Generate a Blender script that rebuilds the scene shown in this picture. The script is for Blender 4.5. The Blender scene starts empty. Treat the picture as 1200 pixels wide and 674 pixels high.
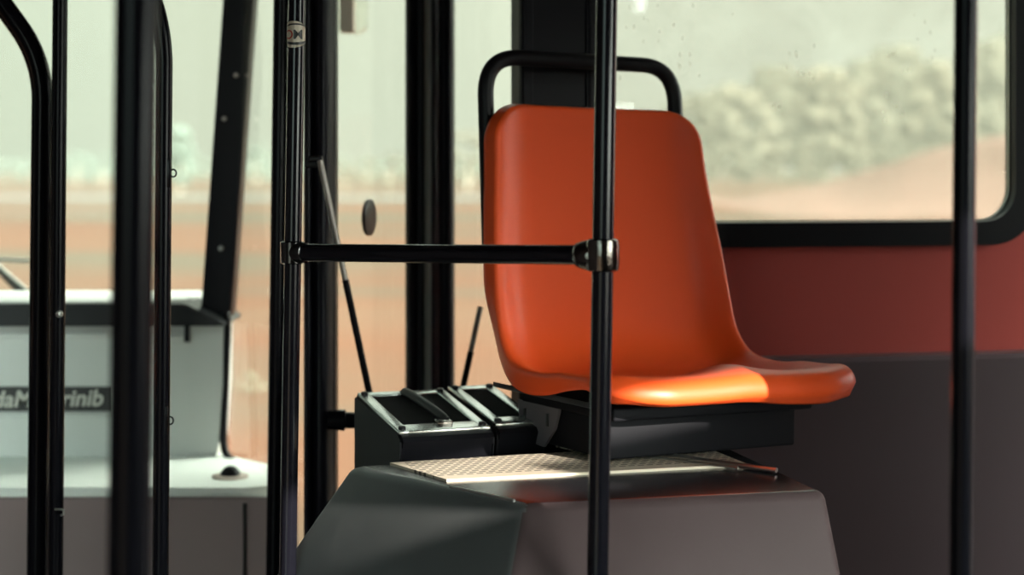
import bpy, bmesh, math, random
from mathutils import Vector, Matrix, noise
random.seed(7)
S = bpy.context.scene
COL = S.collection
PI = math.pi

# ------------------------------------------------------------------ measuring
F = 2000.0            # focal length in pixels of the 1200 px wide frame
EYE = 1.2             # eye height, horizon on row 200
def at(px, py, Y):
    return Vector(((px-600)/F*Y, Y, EYE+(200-py)/F*Y))

# ------------------------------------------------------------------ materials
def nmat(name):
    m = bpy.data.materials.new(name); m.use_nodes = True
    nt = m.node_tree; b = nt.nodes['Principled BSDF']
    return m, nt, b
def mat(name, col, rough=.5, metal=0, coat=0, bump=0, bscale=60, var=0, vscale=8, spec=.5, crough=.1):
    m, nt, b = nmat(name)
    b.inputs['Base Color'].default_value = (*col, 1)
    b.inputs['Roughness'].default_value = rough
    b.inputs['Metallic'].default_value = metal
    b.inputs['Specular IOR Level'].default_value = spec
    b.inputs['Coat Weight'].default_value = coat
    b.inputs['Coat Roughness'].default_value = crough
    tc = nt.nodes.new('ShaderNodeTexCoord')
    if bump:
        n = nt.nodes.new('ShaderNodeTexNoise'); n.inputs['Scale'].default_value = bscale; n.inputs['Detail'].default_value = 4
        bp = nt.nodes.new('ShaderNodeBump'); bp.inputs['Strength'].default_value = bump; bp.inputs['Distance'].default_value = .01
        nt.links.new(tc.outputs['Object'], n.inputs['Vector'])
        nt.links.new(n.outputs['Fac'], bp.inputs['Height']); nt.links.new(bp.outputs['Normal'], b.inputs['Normal'])
    if var:
        n = nt.nodes.new('ShaderNodeTexNoise'); n.inputs['Scale'].default_value = vscale; n.inputs['Detail'].default_value = 5
        nt.links.new(tc.outputs['Object'], n.inputs['Vector'])
        mx = nt.nodes.new('ShaderNodeMix'); mx.data_type = 'RGBA'
        mx.inputs['A'].default_value = (*[c*(1-var) for c in col], 1)
        mx.inputs['B'].default_value = (*[min(1, c*(1+var)) for c in col], 1)
        nt.links.new(n.outputs['Fac'], mx.inputs['Factor']); nt.links.new(mx.outputs['Result'], b.inputs['Base Color'])
    return m

M = {}
M['orange'] = mat('orange_plastic', (.82,.088,.016), .42, coat=0, crough=.14, spec=.31, bump=.02, bscale=300, var=.05, vscale=3)
M['black_paint'] = mat('black_paint', (.004,.004,.006), .2, spec=.10)
M['rail_paint'] = mat('glossy_black_rail', (.005,.005,.008), .17, spec=.32)
M['black_soft'] = mat('black_rubber', (.006,.006,.008), .42, spec=.22)
M['post'] = mat('dark_anodised', (.005,.005,.009), .35, spec=.12)
M['dark_plastic'] = mat('dark_plastic', (.020,.019,.022), .42, bump=.05, bscale=200)
M['under'] = mat('matt_black_frame', (.008,.008,.010), .6, spec=.08)
M['grey_plate'] = mat('grey_steel_plate', (.11,.10,.11), .5, spec=.2)
M['chrome'] = mat('dark_chrome', (.11,.10,.09), .16, metal=1, bump=.1, bscale=60)
M['alu'] = mat('dull_aluminium', (.5,.5,.47), .35, metal=1)
M['podium'] = mat('grey_moulded_plastic', (.084,.090,.092), .38, bump=.04, bscale=30, var=.18, vscale=6)
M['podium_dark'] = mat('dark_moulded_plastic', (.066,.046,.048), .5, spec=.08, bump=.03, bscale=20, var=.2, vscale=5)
M['podium_top'] = mat('black_glossy_moulding', (.012,.012,.014), .25)
M['dash'] = mat('grey_dashboard_plastic', (.68,.69,.66), .5, bump=.03, bscale=150)
M['dash_top'] = mat('black_dashboard_pad', (.012,.013,.015), .35, spec=.25)
M['sticker_black'] = mat('black_label_film', (.012,.012,.012), .4)
M['letter'] = mat('pale_lettering', (.62,.60,.54), .5)
M['sticker_white'] = mat('cream_sticker', (.62,.55,.44), .5)
M['letter_red'] = mat('red_lettering', (.45,.05,.03), .5)
M['wall'] = mat('wall_painted_reflection', (.40,.072,.062), .3, bump=.02, bscale=15, coat=.3)  # red base colour paints the orange seat's reflection onto the wall
M['wall_low'] = mat('dark_brown_laminate', (.085,.058,.066), .42, bump=.02, bscale=10)
M['ceiling'] = mat('grey_headliner', (.12,.11,.10), .8)
M['floor'] = mat('dark_vinyl_floor', (.03,.03,.032), .55, var=.3, vscale=60)
M['mirror_body'] = mat('taupe_mirror_shell', (.50,.41,.35), .5)
M['mirror_pale'] = mat('pale_mirror_shell', (.90,.90,.78), .4)
M['strip'] = mat('painted_pillar_sheen', (.12,.12,.115), .4)  # grey stands in for a reflection on the door pillar
M['lock'] = mat('brown_lock_disc', (.03,.016,.014), .45, spec=.2)
M['bark'] = mat('bark', (.22,.19,.15), .9)
M['asphalt'] = mat('road_asphalt', (.035,.038,.036), .9)

def glass(name, dust, dust_col=(.80,.80,.68), drops=False, ior=1.45):
    m = bpy.data.materials.new(name); m.use_nodes = True
    nt = m.node_tree; N = nt.nodes; L = nt.links
    N.clear()
    out = N.new('ShaderNodeOutputMaterial')
    tr = N.new('ShaderNodeBsdfTransparent'); tr.inputs['Color'].default_value = (.97,.98,.95,1)
    gl = N.new('ShaderNodeBsdfGlossy'); gl.inputs['Roughness'].default_value = .015
    fr = N.new('ShaderNodeFresnel'); fr.inputs['IOR'].default_value = ior
    m1 = N.new('ShaderNodeMixShader')
    ge = N.new('ShaderNodeNewGeometry'); inv = N.new('ShaderNodeMath'); inv.operation = 'SUBTRACT'; inv.inputs[0].default_value = 1
    L.new(ge.outputs['Backfacing'], inv.inputs[1]); fm = N.new('ShaderNodeMath'); fm.operation = 'MULTIPLY'
    L.new(fr.outputs[0], fm.inputs[0]); L.new(inv.outputs[0], fm.inputs[1]); L.new(fm.outputs[0], m1.inputs[0]); L.new(tr.outputs[0], m1.inputs[1]); L.new(gl.outputs[0], m1.inputs[2])
    tl = N.new('ShaderNodeBsdfTranslucent'); tl.inputs['Color'].default_value = (*dust_col, 1)
    df = N.new('ShaderNodeBsdfDiffuse'); df.inputs['Color'].default_value = (*dust_col, 1)
    m2 = N.new('ShaderNodeMixShader'); m2.inputs[0].default_value = .4
    L.new(tl.outputs[0], m2.inputs[1]); L.new(df.outputs[0], m2.inputs[2])
    tc = N.new('ShaderNodeTexCoord')
    ns = N.new('ShaderNodeTexNoise'); ns.inputs['Scale'].default_value = 5; ns.inputs['Detail'].default_value = 7; ns.inputs['Distortion'].default_value = .6
    L.new(tc.outputs['Object'], ns.inputs['Vector'])
    mr = N.new('ShaderNodeMapRange'); mr.inputs['From Min'].default_value = .35; mr.inputs['From Max'].default_value = .7
    mr.inputs['To Min'].default_value = dust*.35; mr.inputs['To Max'].default_value = dust*1.6
    L.new(ns.outputs['Fac'], mr.inputs['Value'])
    fac = mr.outputs[0]
    if drops:
        mp = N.new('ShaderNodeMapping'); mp.inputs['Scale'].default_value = (60, 60, 26)
        L.new(tc.outputs['Object'], mp.inputs['Vector'])
        vo = N.new('ShaderNodeTexVoronoi'); vo.inputs['Scale'].default_value = 1; vo.inputs['Randomness'].default_value = 1
        L.new(mp.outputs[0], vo.inputs['Vector'])
        lt = N.new('ShaderNodeMath'); lt.operation = 'LESS_THAN'; lt.inputs[1].default_value = .13
        L.new(vo.outputs['Distance'], lt.inputs[0])
        n2 = N.new('ShaderNodeTexNoise'); n2.inputs['Scale'].default_value = 3.2
        L.new(tc.outputs['Object'], n2.inputs['Vector'])
        g2 = N.new('ShaderNodeMath'); g2.operation = 'GREATER_THAN'; g2.inputs[1].default_value = .53
        L.new(n2.outputs['Fac'], g2.inputs[0])
        mu = N.new('ShaderNodeMath'); mu.operation = 'MULTIPLY'; L.new(lt.outputs[0], mu.inputs[0]); L.new(g2.outputs[0], mu.inputs[1])
        sc = N.new('ShaderNodeMath'); sc.operation = 'MULTIPLY'; sc.inputs[1].default_value = .28; L.new(mu.outputs[0], sc.inputs[0])
        ad = N.new('ShaderNodeMath'); ad.operation = 'ADD'; L.new(fac, ad.inputs[0]); L.new(sc.outputs[0], ad.inputs[1])
        fac = ad.outputs[0]
    m3 = N.new('ShaderNodeMixShader')
    L.new(fac, m3.inputs[0]); L.new(m1.outputs[0], m3.inputs[1]); L.new(m2.outputs[0], m3.inputs[2])
    L.new(m3.outputs[0], out.inputs[0])
    return m
M['glass'] = glass('clear_bus_glass', .02)
M['glass_dusty'] = glass('dusty_bus_glass', .10, drops=True)
M['acrylic'] = glass('milky_acrylic', .22, dust_col=(.7,.7,.6))
M['glass_thin'] = glass('low_reflection_glass', .015, ior=1.12)

def tread_material():
    m, nt, b = nmat('perforated_tread_plate')
    N = nt.nodes; L = nt.links
    b.inputs['Roughness'].default_value = .5; b.inputs['Metallic'].default_value = .15
    tc = N.new('ShaderNodeTexCoord')
    sp = N.new('ShaderNodeSeparateXYZ'); L.new(tc.outputs['Object'], sp.inputs[0])
    def math_(op, a, b_=None):
        n = N.new('ShaderNodeMath'); n.operation = op
        for i, v in enumerate((a, b_)):
            if v is None: continue
            if isinstance(v, (int, float)): n.inputs[i].default_value = v
            else: L.new(v, n.inputs[i])
        return n.outputs[0]
    P = .0145
    row = math_('FLOOR', math_('DIVIDE', sp.outputs[1], P*.9))
    off = math_('MULTIPLY', math_('MODULO', math_('ABSOLUTE', row), 2), .5)
    fx = math_('FRACT', math_('ADD', math_('ADD', math_('DIVIDE', sp.outputs[0], P), off), 100))
    fy = math_('FRACT', math_('ADD', math_('DIVIDE', sp.outputs[1], P*.9), 100))
    ax = math_('LESS_THAN', math_('ABSOLUTE', math_('SUBTRACT', fx, .5)), .34)
    ay = math_('LESS_THAN', math_('ABSOLUTE', math_('SUBTRACT', fy, .5)), .26)
    zone = math_('GREATER_THAN', sp.outputs[1], .030)
    zone2 = math_('GREATER_THAN', sp.outputs[0], -.02)
    hole = math_('MULTIPLY', math_('MULTIPLY', ax, ay), math_('MULTIPLY', zone, zone2))
    mx = N.new('ShaderNodeMix'); mx.data_type = 'RGBA'
    mx.inputs['A'].default_value = (.54,.47,.37,1); mx.inputs['B'].default_value = (.10,.08,.065,1)
    L.new(hole, mx.inputs['Factor']); L.new(mx.outputs['Result'], b.inputs['Base Color'])
    bp = N.new('ShaderNodeBump'); bp.invert = True; bp.inputs['Distance'].default_value = .002; bp.inputs['Strength'].default_value = .8
    L.new(hole, bp.inputs['Height']); L.new(bp.outputs['Normal'], b.inputs['Normal'])
    return m
M['tread'] = tread_material()

def ground_material():
    m, nt, b = nmat('dry_field')
    N = nt.nodes; L = nt.links
    b.inputs['Roughness'].default_value = 1; b.inputs['Specular IOR Level'].default_value = .05
    tc = N.new('ShaderNodeTexCoord')
    mp = N.new('ShaderNodeMapping'); mp.inputs['Scale'].default_value = (.03,.09,.09)
    L.new(tc.outputs['Object'], mp.inputs[0])
    n = N.new('ShaderNodeTexNoise'); n.inputs['Scale'].default_value = 1.0; n.inputs['Detail'].default_value = 6
    L.new(mp.outputs[0], n.inputs['Vector'])
    cr = N.new('ShaderNodeValToRGB')
    e = cr.color_ramp.elements
    e[0].position = .36; e[0].color = (.022,.022,.016,1)
    e[1].position = .52; e[1].color = (.037,.0165,.0095,1)
    x = e.new(.66); x.color = (.036,.023,.015,1)
    L.new(n.outputs['Fac'], cr.inputs[0]); L.new(cr.outputs[0], b.inputs['Base Color'])
    return m
M['ground'] = ground_material()
def leafmat(name, col):
    m = mat(name, col, .95, var=.35, vscale=.5, spec=.1)
    return m
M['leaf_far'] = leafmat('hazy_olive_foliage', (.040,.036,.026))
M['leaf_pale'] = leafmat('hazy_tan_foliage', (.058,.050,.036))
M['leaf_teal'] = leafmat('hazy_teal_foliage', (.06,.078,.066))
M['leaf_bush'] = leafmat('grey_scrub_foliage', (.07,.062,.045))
M['mound'] = mat('reddish_bank', (.060,.036,.028), 1, var=.12, vscale=.3, spec=.05)

# ------------------------------------------------------------------ mesh helpers
def link(name, bm, m, parent=None, smooth=False, angle=None):
    bmesh.ops.recalc_face_normals(bm, faces=bm.faces)
    me = bpy.data.meshes.new(name); bm.to_mesh(me); bm.free()
    o = bpy.data.objects.new(name, me); COL.objects.link(o)
    if m: me.materials.append(M[m] if isinstance(m, str) else m)
    if smooth:
        for p in me.polygons: p.use_smooth = True
        me.set_sharp_from_angle(angle=math.radians(angle or 45))
    if parent:
        o.parent = parent
    return o
def tag(o, label=None, cat=None, group=None, kind=None):
    if label: o['label'] = label
    if cat: o['category'] = cat
    if group: o['group'] = group
    if kind: o['kind'] = kind
    return o
def empty(name, loc=(0,0,0), rz=0):
    o = bpy.data.objects.new(name, None); COL.objects.link(o)
    o.location = loc; o.rotation_euler = (0,0,rz); o.empty_display_size = .1
    return o
def child_world(o, root):
    """mesh data written in world coordinates: move it into the root's frame"""
    mw = Matrix.Translation(root.location) @ root.rotation_euler.to_matrix().to_4x4()
    o.data.transform(mw.inverted())
    return o
def box(bm, c, s, rz=0, bev=0, mtx=None):
    r = bmesh.ops.create_cube(bm, size=1)
    vs = r['verts']
    bmesh.ops.scale(bm, vec=s, verts=vs)
    if bev:
        es = list({e for v in vs for e in v.link_edges})
        g = bmesh.ops.bevel(bm, geom=es, offset=bev, segments=3, profile=.5, affect='EDGES')
        vs = list({v for f in g['faces'] for v in f.verts} | {v for v in vs if v.is_valid})
        # gather the whole island
        seen = set(vs); st = list(vs)
        while st:
            v = st.pop()
            for e in v.link_edges:
                w = e.other_vert(v)
                if w not in seen: seen.add(w); st.append(w)
        vs = list(seen)
    T = Matrix.Translation(c) @ Matrix.Rotation(rz, 4, 'Z')
    if mtx: T = mtx
    bmesh.ops.transform(bm, matrix=T, verts=vs)
    return vs
def smooth_path(pts, n=8):
    P = [Vector(p) for p in pts]
    out = []
    for i in range(len(P)-1):
        p0 = P[max(i-1,0)]; p1 = P[i]; p2 = P[i+1]; p3 = P[min(i+2, len(P)-1)]
        for k in range(n):
            t = k/n
            out.append(.5*((2*p1)+(-p0+p2)*t+(2*p0-5*p1+4*p2-p3)*t*t+(-p0+3*p1-3*p2+p3)*t**3))
    out.append(P[-1]); return out
def fillet(pts, r, n=8):
    P = [Vector(p) for p in pts]; out = [P[0]]
    for i in range(1, len(P)-1):
        a = (P[i-1]-P[i]); b = (P[i+1]-P[i]); ra = min(r, a.length*.49, b.length*.49)
        a = P[i]+a.normalized()*ra; b = P[i]+b.normalized()*ra
        for k in range(n+1):
            t = k/n; out.append((1-t)**2*a+2*t*(1-t)*P[i]+t*t*b)
    out.append(P[-1]); return out
def tube(bm, path, r, seg=20, caps=True, flat=1.0):
    path = [Vector(p) for p in path]
    rings = []; up = None
    for i, p in enumerate(path):
        d = (path[min(i+1, len(path)-1)]-path[max(i-1, 0)]).normalized()
        if up is None:
            up = d.orthogonal().normalized()
        up = (up-d*up.dot(d)).normalized(); sd = d.cross(up)
        rr = r[i] if isinstance(r, (list, tuple)) else r
        rings.append([bm.verts.new(p+up*math.cos(2*PI*k/seg)*rr+sd*math.sin(2*PI*k/seg)*rr*flat) for k in range(seg)])
    for a, b in zip(rings, rings[1:]):
        for k in range(seg):
            bm.faces.new((a[k], a[(k+1)%seg], b[(k+1)%seg], b[k]))
    if caps:
        bm.faces.new(rings[0]); bm.faces.new(list(reversed(rings[-1])))
def lathe(bm, prof, origin, axis, seg=28):
    """prof: (distance along axis, radius)"""
    axis = Vector(axis).normalized(); u = axis.orthogonal().normalized(); v = axis.cross(u); o = Vector(origin)
    rings = [[bm.verts.new(o+axis*a+(u*math.cos(2*PI*k/seg)+v*math.sin(2*PI*k/seg))*max(r, 1e-4)) for k in range(seg)] for a, r in prof]
    for a, b in zip(rings, rings[1:]):
        for k in range(seg): bm.faces.new((a[k], a[(k+1)%seg], b[(k+1)%seg], b[k]))
    bm.faces.new(rings[0]); bm.faces.new(list(reversed(rings[-1])))
def prism(bm, poly, d):
    """poly: list of Vector (planar), extruded by the vector d"""
    a = [bm.verts.new(p) for p in poly]; b = [bm.verts.new(Vector(p)+Vector(d)) for p in poly]
    n = len(poly)
    bm.faces.new(a); bm.faces.new(list(reversed(b)))
    for i in range(n): bm.faces.new((a[i], b[i], b[(i+1)%n], a[(i+1)%n]))
def text_mesh(name, body, size, m, parent, mtx, shear=0, bold=0, ext=.0004, wrap=None):
    cu = bpy.data.curves.new(name, 'FONT'); cu.body = body; cu.size = size; cu.shear = shear; cu.offset = bold; cu.extrude = ext
    tmp = bpy.data.objects.new(name+'_tmp', cu); COL.objects.link(tmp)
    dg = bpy.context.evaluated_depsgraph_get(); dg.update()
    me = bpy.data.meshes.new_from_object(tmp.evaluated_get(dg))
    bpy.data.objects.remove(tmp)
    me.name = name
    if wrap:
        b2 = bmesh.new(); b2.from_mesh(me); bmesh.ops.triangulate(b2, faces=b2.faces)
        bmesh.ops.subdivide_edges(b2, edges=b2.edges, cuts=6, use_grid_fill=True); b2.to_mesh(me); b2.free()
        for v in me.vertices: v.co = wrap(v.co)
    else:
        me.transform(mtx)
    me.materials.clear(); me.materials.append(M[m])
    o = bpy.data.objects.new(name, me); COL.objects.link(o)
    if parent: o.parent = parent
    return o

# ------------------------------------------------------------------ camera
cd = bpy.data.cameras.new('camera'); cam = bpy.data.objects.new('camera', cd); COL.objects.link(cam)
cam.location = (0,0,EYE); cam.rotation_euler = (PI/2,0,0)
cd.sensor_width = 36; cd.lens = 36*F/1200; cd.shift_y = -137/1200
cd.dof.use_dof = True; cd.dof.focus_distance = 2.5; cd.dof.aperture_fstop = 2.8
cd.clip_start = .05; cd.clip_end = 2000
S.camera = cam

# ------------------------------------------------------------------ the orange seat
TH = math.radians(30)
seat = empty('bus_seat', (.180, 2.845, .89), TH)
seat.rotation_euler = (0, math.radians(1.0), TH)
tag(seat, 'glossy orange moulded bus seat with black tube handle on top', 'seat')
PROF = smooth_path([(0,.082,.412),(0,.066,.30),(0,.046,.18),(0,.030,.09),(0,.008,.028),(0,-.030,-.010),(0,-.075,-.023),(0,-.14,-.024),(0,-.21,-.014),(0,-.28,.002),(0,-.315,.006),(0,-.336,.003)], 10)
PL = [0]
for a, b in zip(PROF, PROF[1:]): PL.append(PL[-1]+(b-a).length)
LEN = PL[-1]
def prof(s):
    s = min(max(s, 0), LEN)
    i = 0
    while i < len(PL)-2 and PL[i+1] < s: i += 1
    t = (s-PL[i])/(PL[i+1]-PL[i]); p = PROF[i].lerp(PROF[i+1], t)
    def tan(j): return (PROF[min(j+1, len(PROF)-1)]-PROF[max(j-1, 0)]).normalized()
    d = tan(i).lerp(tan(i+1), t).normalized()
    n = Vector((0, d.z, -d.y))      # towards the sitter / up
    return p, n
def sstep(a, b, x):
    t = min(max((x-a)/(b-a), 0), 1); return t*t*(3-2*t)
SB = .40                              # arc length of the bend, about
def halfw(s):
    return .203+.025*sstep(.02, SB-.05, s)+.004*sstep(SB-.05, SB+.1, s)
def seat_shell():
    # outline in (x, s)
    pts = []
    def corner(cx, cs, a0, a1, rx, rs, n=12):
        for k in range(n+1):
            a = a0+(a1-a0)*k/n
            pts.append((cx+rx*math.cos(a), cs+rs*math.sin(a)))
    r1, r2 = .060, .095
    def seg(a, b, n):
        for k in range(1, n): pts.append((a[0]+(b[0]-a[0])*k/n, a[1]+(b[1]-a[1])*k/n))
    # normalised x: 1 = half width
    w0 = .19; w1 = .24
    corner(1-r1/w0, r1, -PI/2, 0, r1/w0, r1)
    seg((1, r1), (1, LEN-r2), 60)
    corner(1-r2/w1, LEN-r2, 0, PI/2, r2/w1, r2)
    seg((1-r2/w1, LEN), (-1+r2/w1, LEN), 40)
    corner(-1+r2/w1, LEN-r2, PI/2, PI, r2/w1, r2)
    seg((-1, LEN-r2), (-1, r1), 60)
    corner(-1+r1/w0, r1, PI, 1.5*PI, r1/w0, r1)
    seg((-1+r1/w0, 0), (1-r1/w0, 0), 30)
    O = [Vector((x*halfw(s), s)) for x, s in pts]
    n = len(O)
    NO = []
    for i in range(n):
        t = (O[(i+1)%n]-O[i-1]); NO.append(Vector((t.y, -t.x)).normalized())
    bm = bmesh.new()
    def bol(s, x):
        # height of the raised rim along the sides; higher around the hips
        side = .012+.006*sstep(.05, .3, s)+.007*math.exp(-((s-SB+.02)/.12)**2)
        front = .003
        return side*(1-sstep(LEN-.16, LEN-.05, s))+front*sstep(LEN-.16, LEN-.05, s)
    def hh(x, s, e):
        ex = halfw(s)-abs(x); k = .03
        b = bol(s, x)
        h = b*math.exp(-(max(ex, 0)/.034)**2)+.004*math.exp(-(max(s, 0)/.03)**2)
        h += .010*math.exp(-(x/.045)**2)*sstep(LEN-.20, LEN-.05, s)*(1-.75*sstep(LEN-.045, LEN, s))         # raised middle between the thighs
        h -= .005*math.exp(-((abs(x)-.11)/.05)**2)*sstep(LEN-.20, LEN-.06, s)*(1-.9*sstep(LEN-.045, LEN, s))
        h -= .012*(1-(x/halfw(s))**2)*(1-sstep(.2, .45, s))                   # hollow of the back
        return h
    loops = []
    EI = [.0,.004,.008,.013,.019,.026]
    inset = lambda i, e: O[i]-NO[i]*e
    def clampm(p): return Vector((0, min(max(p.y, .19), LEN-.2)))
    def pos(q, h):
        p, nn = prof(q.y); return Vector((q.x, 0, 0))+p+nn*h
    Rf = lambda i: .0055+.0205*sstep(LEN-.09, LEN-.02, O[i].y)
    def skirt(s, i):
        side = .022+.012*math.exp(-((s-SB-.06)/.10)**2)-.010*math.exp(-((s-LEN+.08)/.06)**2)*max(0, abs(NO[i].x)-.3)/.7-.014*sstep(LEN-.05, LEN-.005, s)+.010*sstep(LEN-.10, LEN, s)*sstep(-.10, .15, O[i].x)
        return side
    # outer roll and skirt (from free edge to rim)
    def rim(i, k):
        q = O[i]; p, nn = prof(q.y)
        out = Vector((NO[i].x, 0, 0)); d = prof(q.y+.004)[0]-prof(q.y-.004)[0]
        if q.y < .01 or q.y > LEN-.01:
            d = (prof(.01)[0]-prof(0)[0]) if q.y < .01 else (prof(LEN)[0]-prof(LEN-.01)[0])
        out += d.normalized()*NO[i].y
        R = Rf(i); h0 = hh(q.x, q.y, 0); base = p+Vector((q.x,0,0))+nn*h0
        if k <= 8:
            a = k/8*PI/2; return base+out*(R*math.sin(a))-nn*(R*(1-math.cos(a)))
        f = (k-8)/4; sk = skirt(q.y, i)
        fl = .005-.015*sstep(SB-.12, SB, q.y)
        return base+out*(R+fl*f)-nn*(R+sk*f)
    for k in range(12, 0, -1): loops.append([bm.verts.new(rim(i, k)) for i in range(n)])
    for e in EI:
        loops.append([bm.verts.new(pos(inset(i, e), hh(*inset(i, e), e))) for i in range(n)])
    e0 = EI[-1]
    for k in range(1, 15):
        t = k/14; L = []
        for i in range(n):
            a = inset(i, e0); b = clampm(a); q = a.lerp(b, t); q2 = q
            L.append(bm.verts.new(pos(q2, hh(q2.x, q2.y, e0+(a-q).length))))
        loops.append(L)
    for A, B in zip(loops, loops[1:]):
        for i in range(n):
            j = (i+1)%n; bm.faces.new((A[i], A[j], B[j], B[i]))
    bmesh.ops.remove_doubles(bm, verts=bm.verts, dist=.0004)
    bmesh.ops.dissolve_degenerate(bm, edges=bm.edges, dist=.0002)
    return bm
shell = link('seat_shell', seat_shell(), 'orange', seat, smooth=True, angle=80)
md = shell.modifiers.new('thick', 'SOLIDIFY'); md.thickness = .004; md.offset = 0
bm = bmesh.new()
hp = fillet([(-.192,.105,.16),(-.192,.135,.500),(.196,.135,.500),(.196,.105,.16)], .068, 12)
tube(bm, hp, .0136, 22)
link('grab_handle', bm, 'black_soft', seat, smooth=True, angle=60)
for sx in (-1, 1):                                   # clamps that bolt the handle to the shell
    bm = bmesh.new(); box(bm, (sx*.178, .10, .22), (.04,.05,.05), bev=.006)
    link('handle_clamp', bm, 'dark_plastic', seat, smooth=True)
# under-seat frame
bm = bmesh.new()
box(bm, (-.012,-.150,-.052), (.375,.27,.020), bev=.004)
link('seat_frame', bm, 'under', seat, smooth=True, angle=30)
bm = bmesh.new()
box(bm, (-.01,-.14,-.088), (.355,.225,.070), bev=.004)
link('pedestal', bm, 'under', seat, smooth=True, angle=30)
for sx in (-1, 1):
    x = sx*.19
    poly = [Vector((x, .005,-.062)), Vector((x,-.125,-.062)), Vector((x,-.112,-.095)), Vector((x,-.080,-.127)), Vector((x,-.03,-.124)), Vector((x,-.008,-.10))]
    bm = bmesh.new(); prism(bm, poly, (sx*.005, 0, 0))
    br = link('side_bracket', bm, 'grey_plate', seat)
    for yy in (-.022, -.092):
        bm = bmesh.new(); box(bm, (x+sx*.0055, yy, -.083), (.002,.006,.02))
        link('slot', bm, 'sticker_black', br)
bm = bmesh.new()
prism(bm, [Vector((-.225,.03,-.043)), Vector((-.165,.03,-.058)), Vector((-.165,-.26,-.058)), Vector((-.225,-.26,-.043)), Vector((-.225,-.26,-.039)), Vector((-.225,.03,-.039))], (0,0,.004))
link('side_lip', bm, 'dark_plastic', seat)

# ------------------------------------------------------------------ wheel-housing box under the seat
PZ = .76
A = Vector((-.242,2.545,PZ)); B = Vector((.017,2.25,PZ)); wdir = Vector((math.cos(math.radians(12.6)), math.sin(math.radians(12.6)), 0)); bdir = Vector((-wdir.y, wdir.x, 0))
C = B+wdir*.425
A1 = Vector((-.355,2.538,.599)); B1 = B+Vector((-.017,-.05,-.082))*1.963; C1 = C+Vector((.025,-.045,-.161)); 
Dk = C+bdir*.78; Ak = Vector((-.20,3.05,PZ))
def low(P, Q, z): return P+(Q-P)*((P.z-z)/(P.z-Q.z))
pod = empty('wheel_housing', (B.x, B.y, 0)); tag(pod, 'grey plastic covered wheel housing box carrying the orange seat', 'wheel housing')
bm = bmesh.new()
E1 = Vector((.125,2.665,PZ)); E2 = Vector((.20,3.02,PZ))
top = [A, B, C, Dk, E2, E1]
mid = [low(A, A1, .6), low(B, B1, .625), low(C, C1, .6), Dk+Vector((.02,0,-.16)), E2+Vector((0,0,-.16)), E1+Vector((0,0,-.16))]
bot = [Vector((p.x, p.y, 0.001)) for p in mid]
R3 = [[bm.verts.new(p) for p in r] for r in (top, mid, bot)]
bm.faces.new(R3[0]); bm.faces.new(list(reversed(R3[2])))
for r0, r1 in zip(R3, R3[1:]):
    for i in range(6):
        j = (i+1)%6; bm.faces.new((r0[i], r0[j], r1[j], r1[i]))
es = [e for e in bm.edges if all(v in R3[0] or v in R3[1] for v in e.verts) and not all(v in R3[1] for v in e.verts)]
bmesh.ops.bevel(bm, geom=es, offset=.013, segments=5, profile=.5, affect='EDGES')
bmesh.ops.recalc_face_normals(bm, faces=bm.faces)
body = child_world(link('housing_body', bm, 'podium', pod, smooth=True, angle=35), pod)
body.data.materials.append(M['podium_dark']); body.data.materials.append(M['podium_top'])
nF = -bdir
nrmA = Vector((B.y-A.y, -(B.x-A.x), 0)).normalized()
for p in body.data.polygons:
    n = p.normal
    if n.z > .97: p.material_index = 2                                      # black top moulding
    elif n.x*nrmA.x+n.y*nrmA.y < n.x*nF.x+n.y*nF.y: p.material_index = 1    # darker front faces, grey left face
STEP = .085
bm = bmesh.new()
poly = [A+(B-A)*.02+Vector((.012,.045,0)), E1+Vector((-.01,.035,0)), E2+Vector((-.012,0,0)), Vector((-.17,3.02,PZ))]
prism(bm, [Vector((p.x, p.y, PZ-STEP)) for p in poly], (0,0,-(PZ-STEP)+.001))
child_world(link('rear_step', bm, 'podium_top', pod), pod)
# (front faces of the body take a darker colour)
# tread plate
TP = Vector((-.100,2.408,PZ)); ta = math.radians(16)
plate = bpy.data.meshes.new('tread_plate'); 
tdir = Vector((math.cos(ta), math.sin(ta), 0)); tback = Vector((-tdir.y, tdir.x, 0))
bm = bmesh.new()
abd = (A-B).normalized()
def loc2(p): d = p-TP; return Vector((d.dot(tdir), d.dot(tback), 0))
inner = TP+tdir*.008; q0 = inner; q1 = inner+abd*.150; 
poly = [q0, q0+tdir*.46, q0+tdir*.46+tback*.30, q0+tdir*.24+tback*.25, Vector((.11,2.655,PZ)), A+(E1-A)*.13+Vector((.012,-.012,0))]
prism(bm, [loc2(p) for p in poly], (0,0,.004))
tp = link('tread_plate', bm, 'tread', pod)
tp.location = TP-pod.location; tp.rotation_euler = (0,0,ta)
# thin metal edge strip along the left face
bm = bmesh.new()
e0 = B+abd*.02+Vector((0,0,.001)); e1 = B+abd*.155+Vector((0,0,.001)); 
tube(bm, [e0+bdir*.004, e1+bdir*.004], .0022, 8)
child_world(link('edge_trim', bm, 'alu', pod, smooth=True), pod)
for (a, b, w) in (((.168,2.665),(.383,2.470),.0042), ((.176,2.612),(.33,2.492),.0022)):
    bm = bmesh.new(); a = Vector((*a, PZ+.006)); b = Vector((*b, PZ+.006))
    tube(bm, [a, b], w, 10, flat=.8)
    child_world(link('seat_rail', bm, 'alu', pod, smooth=True), pod)

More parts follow.
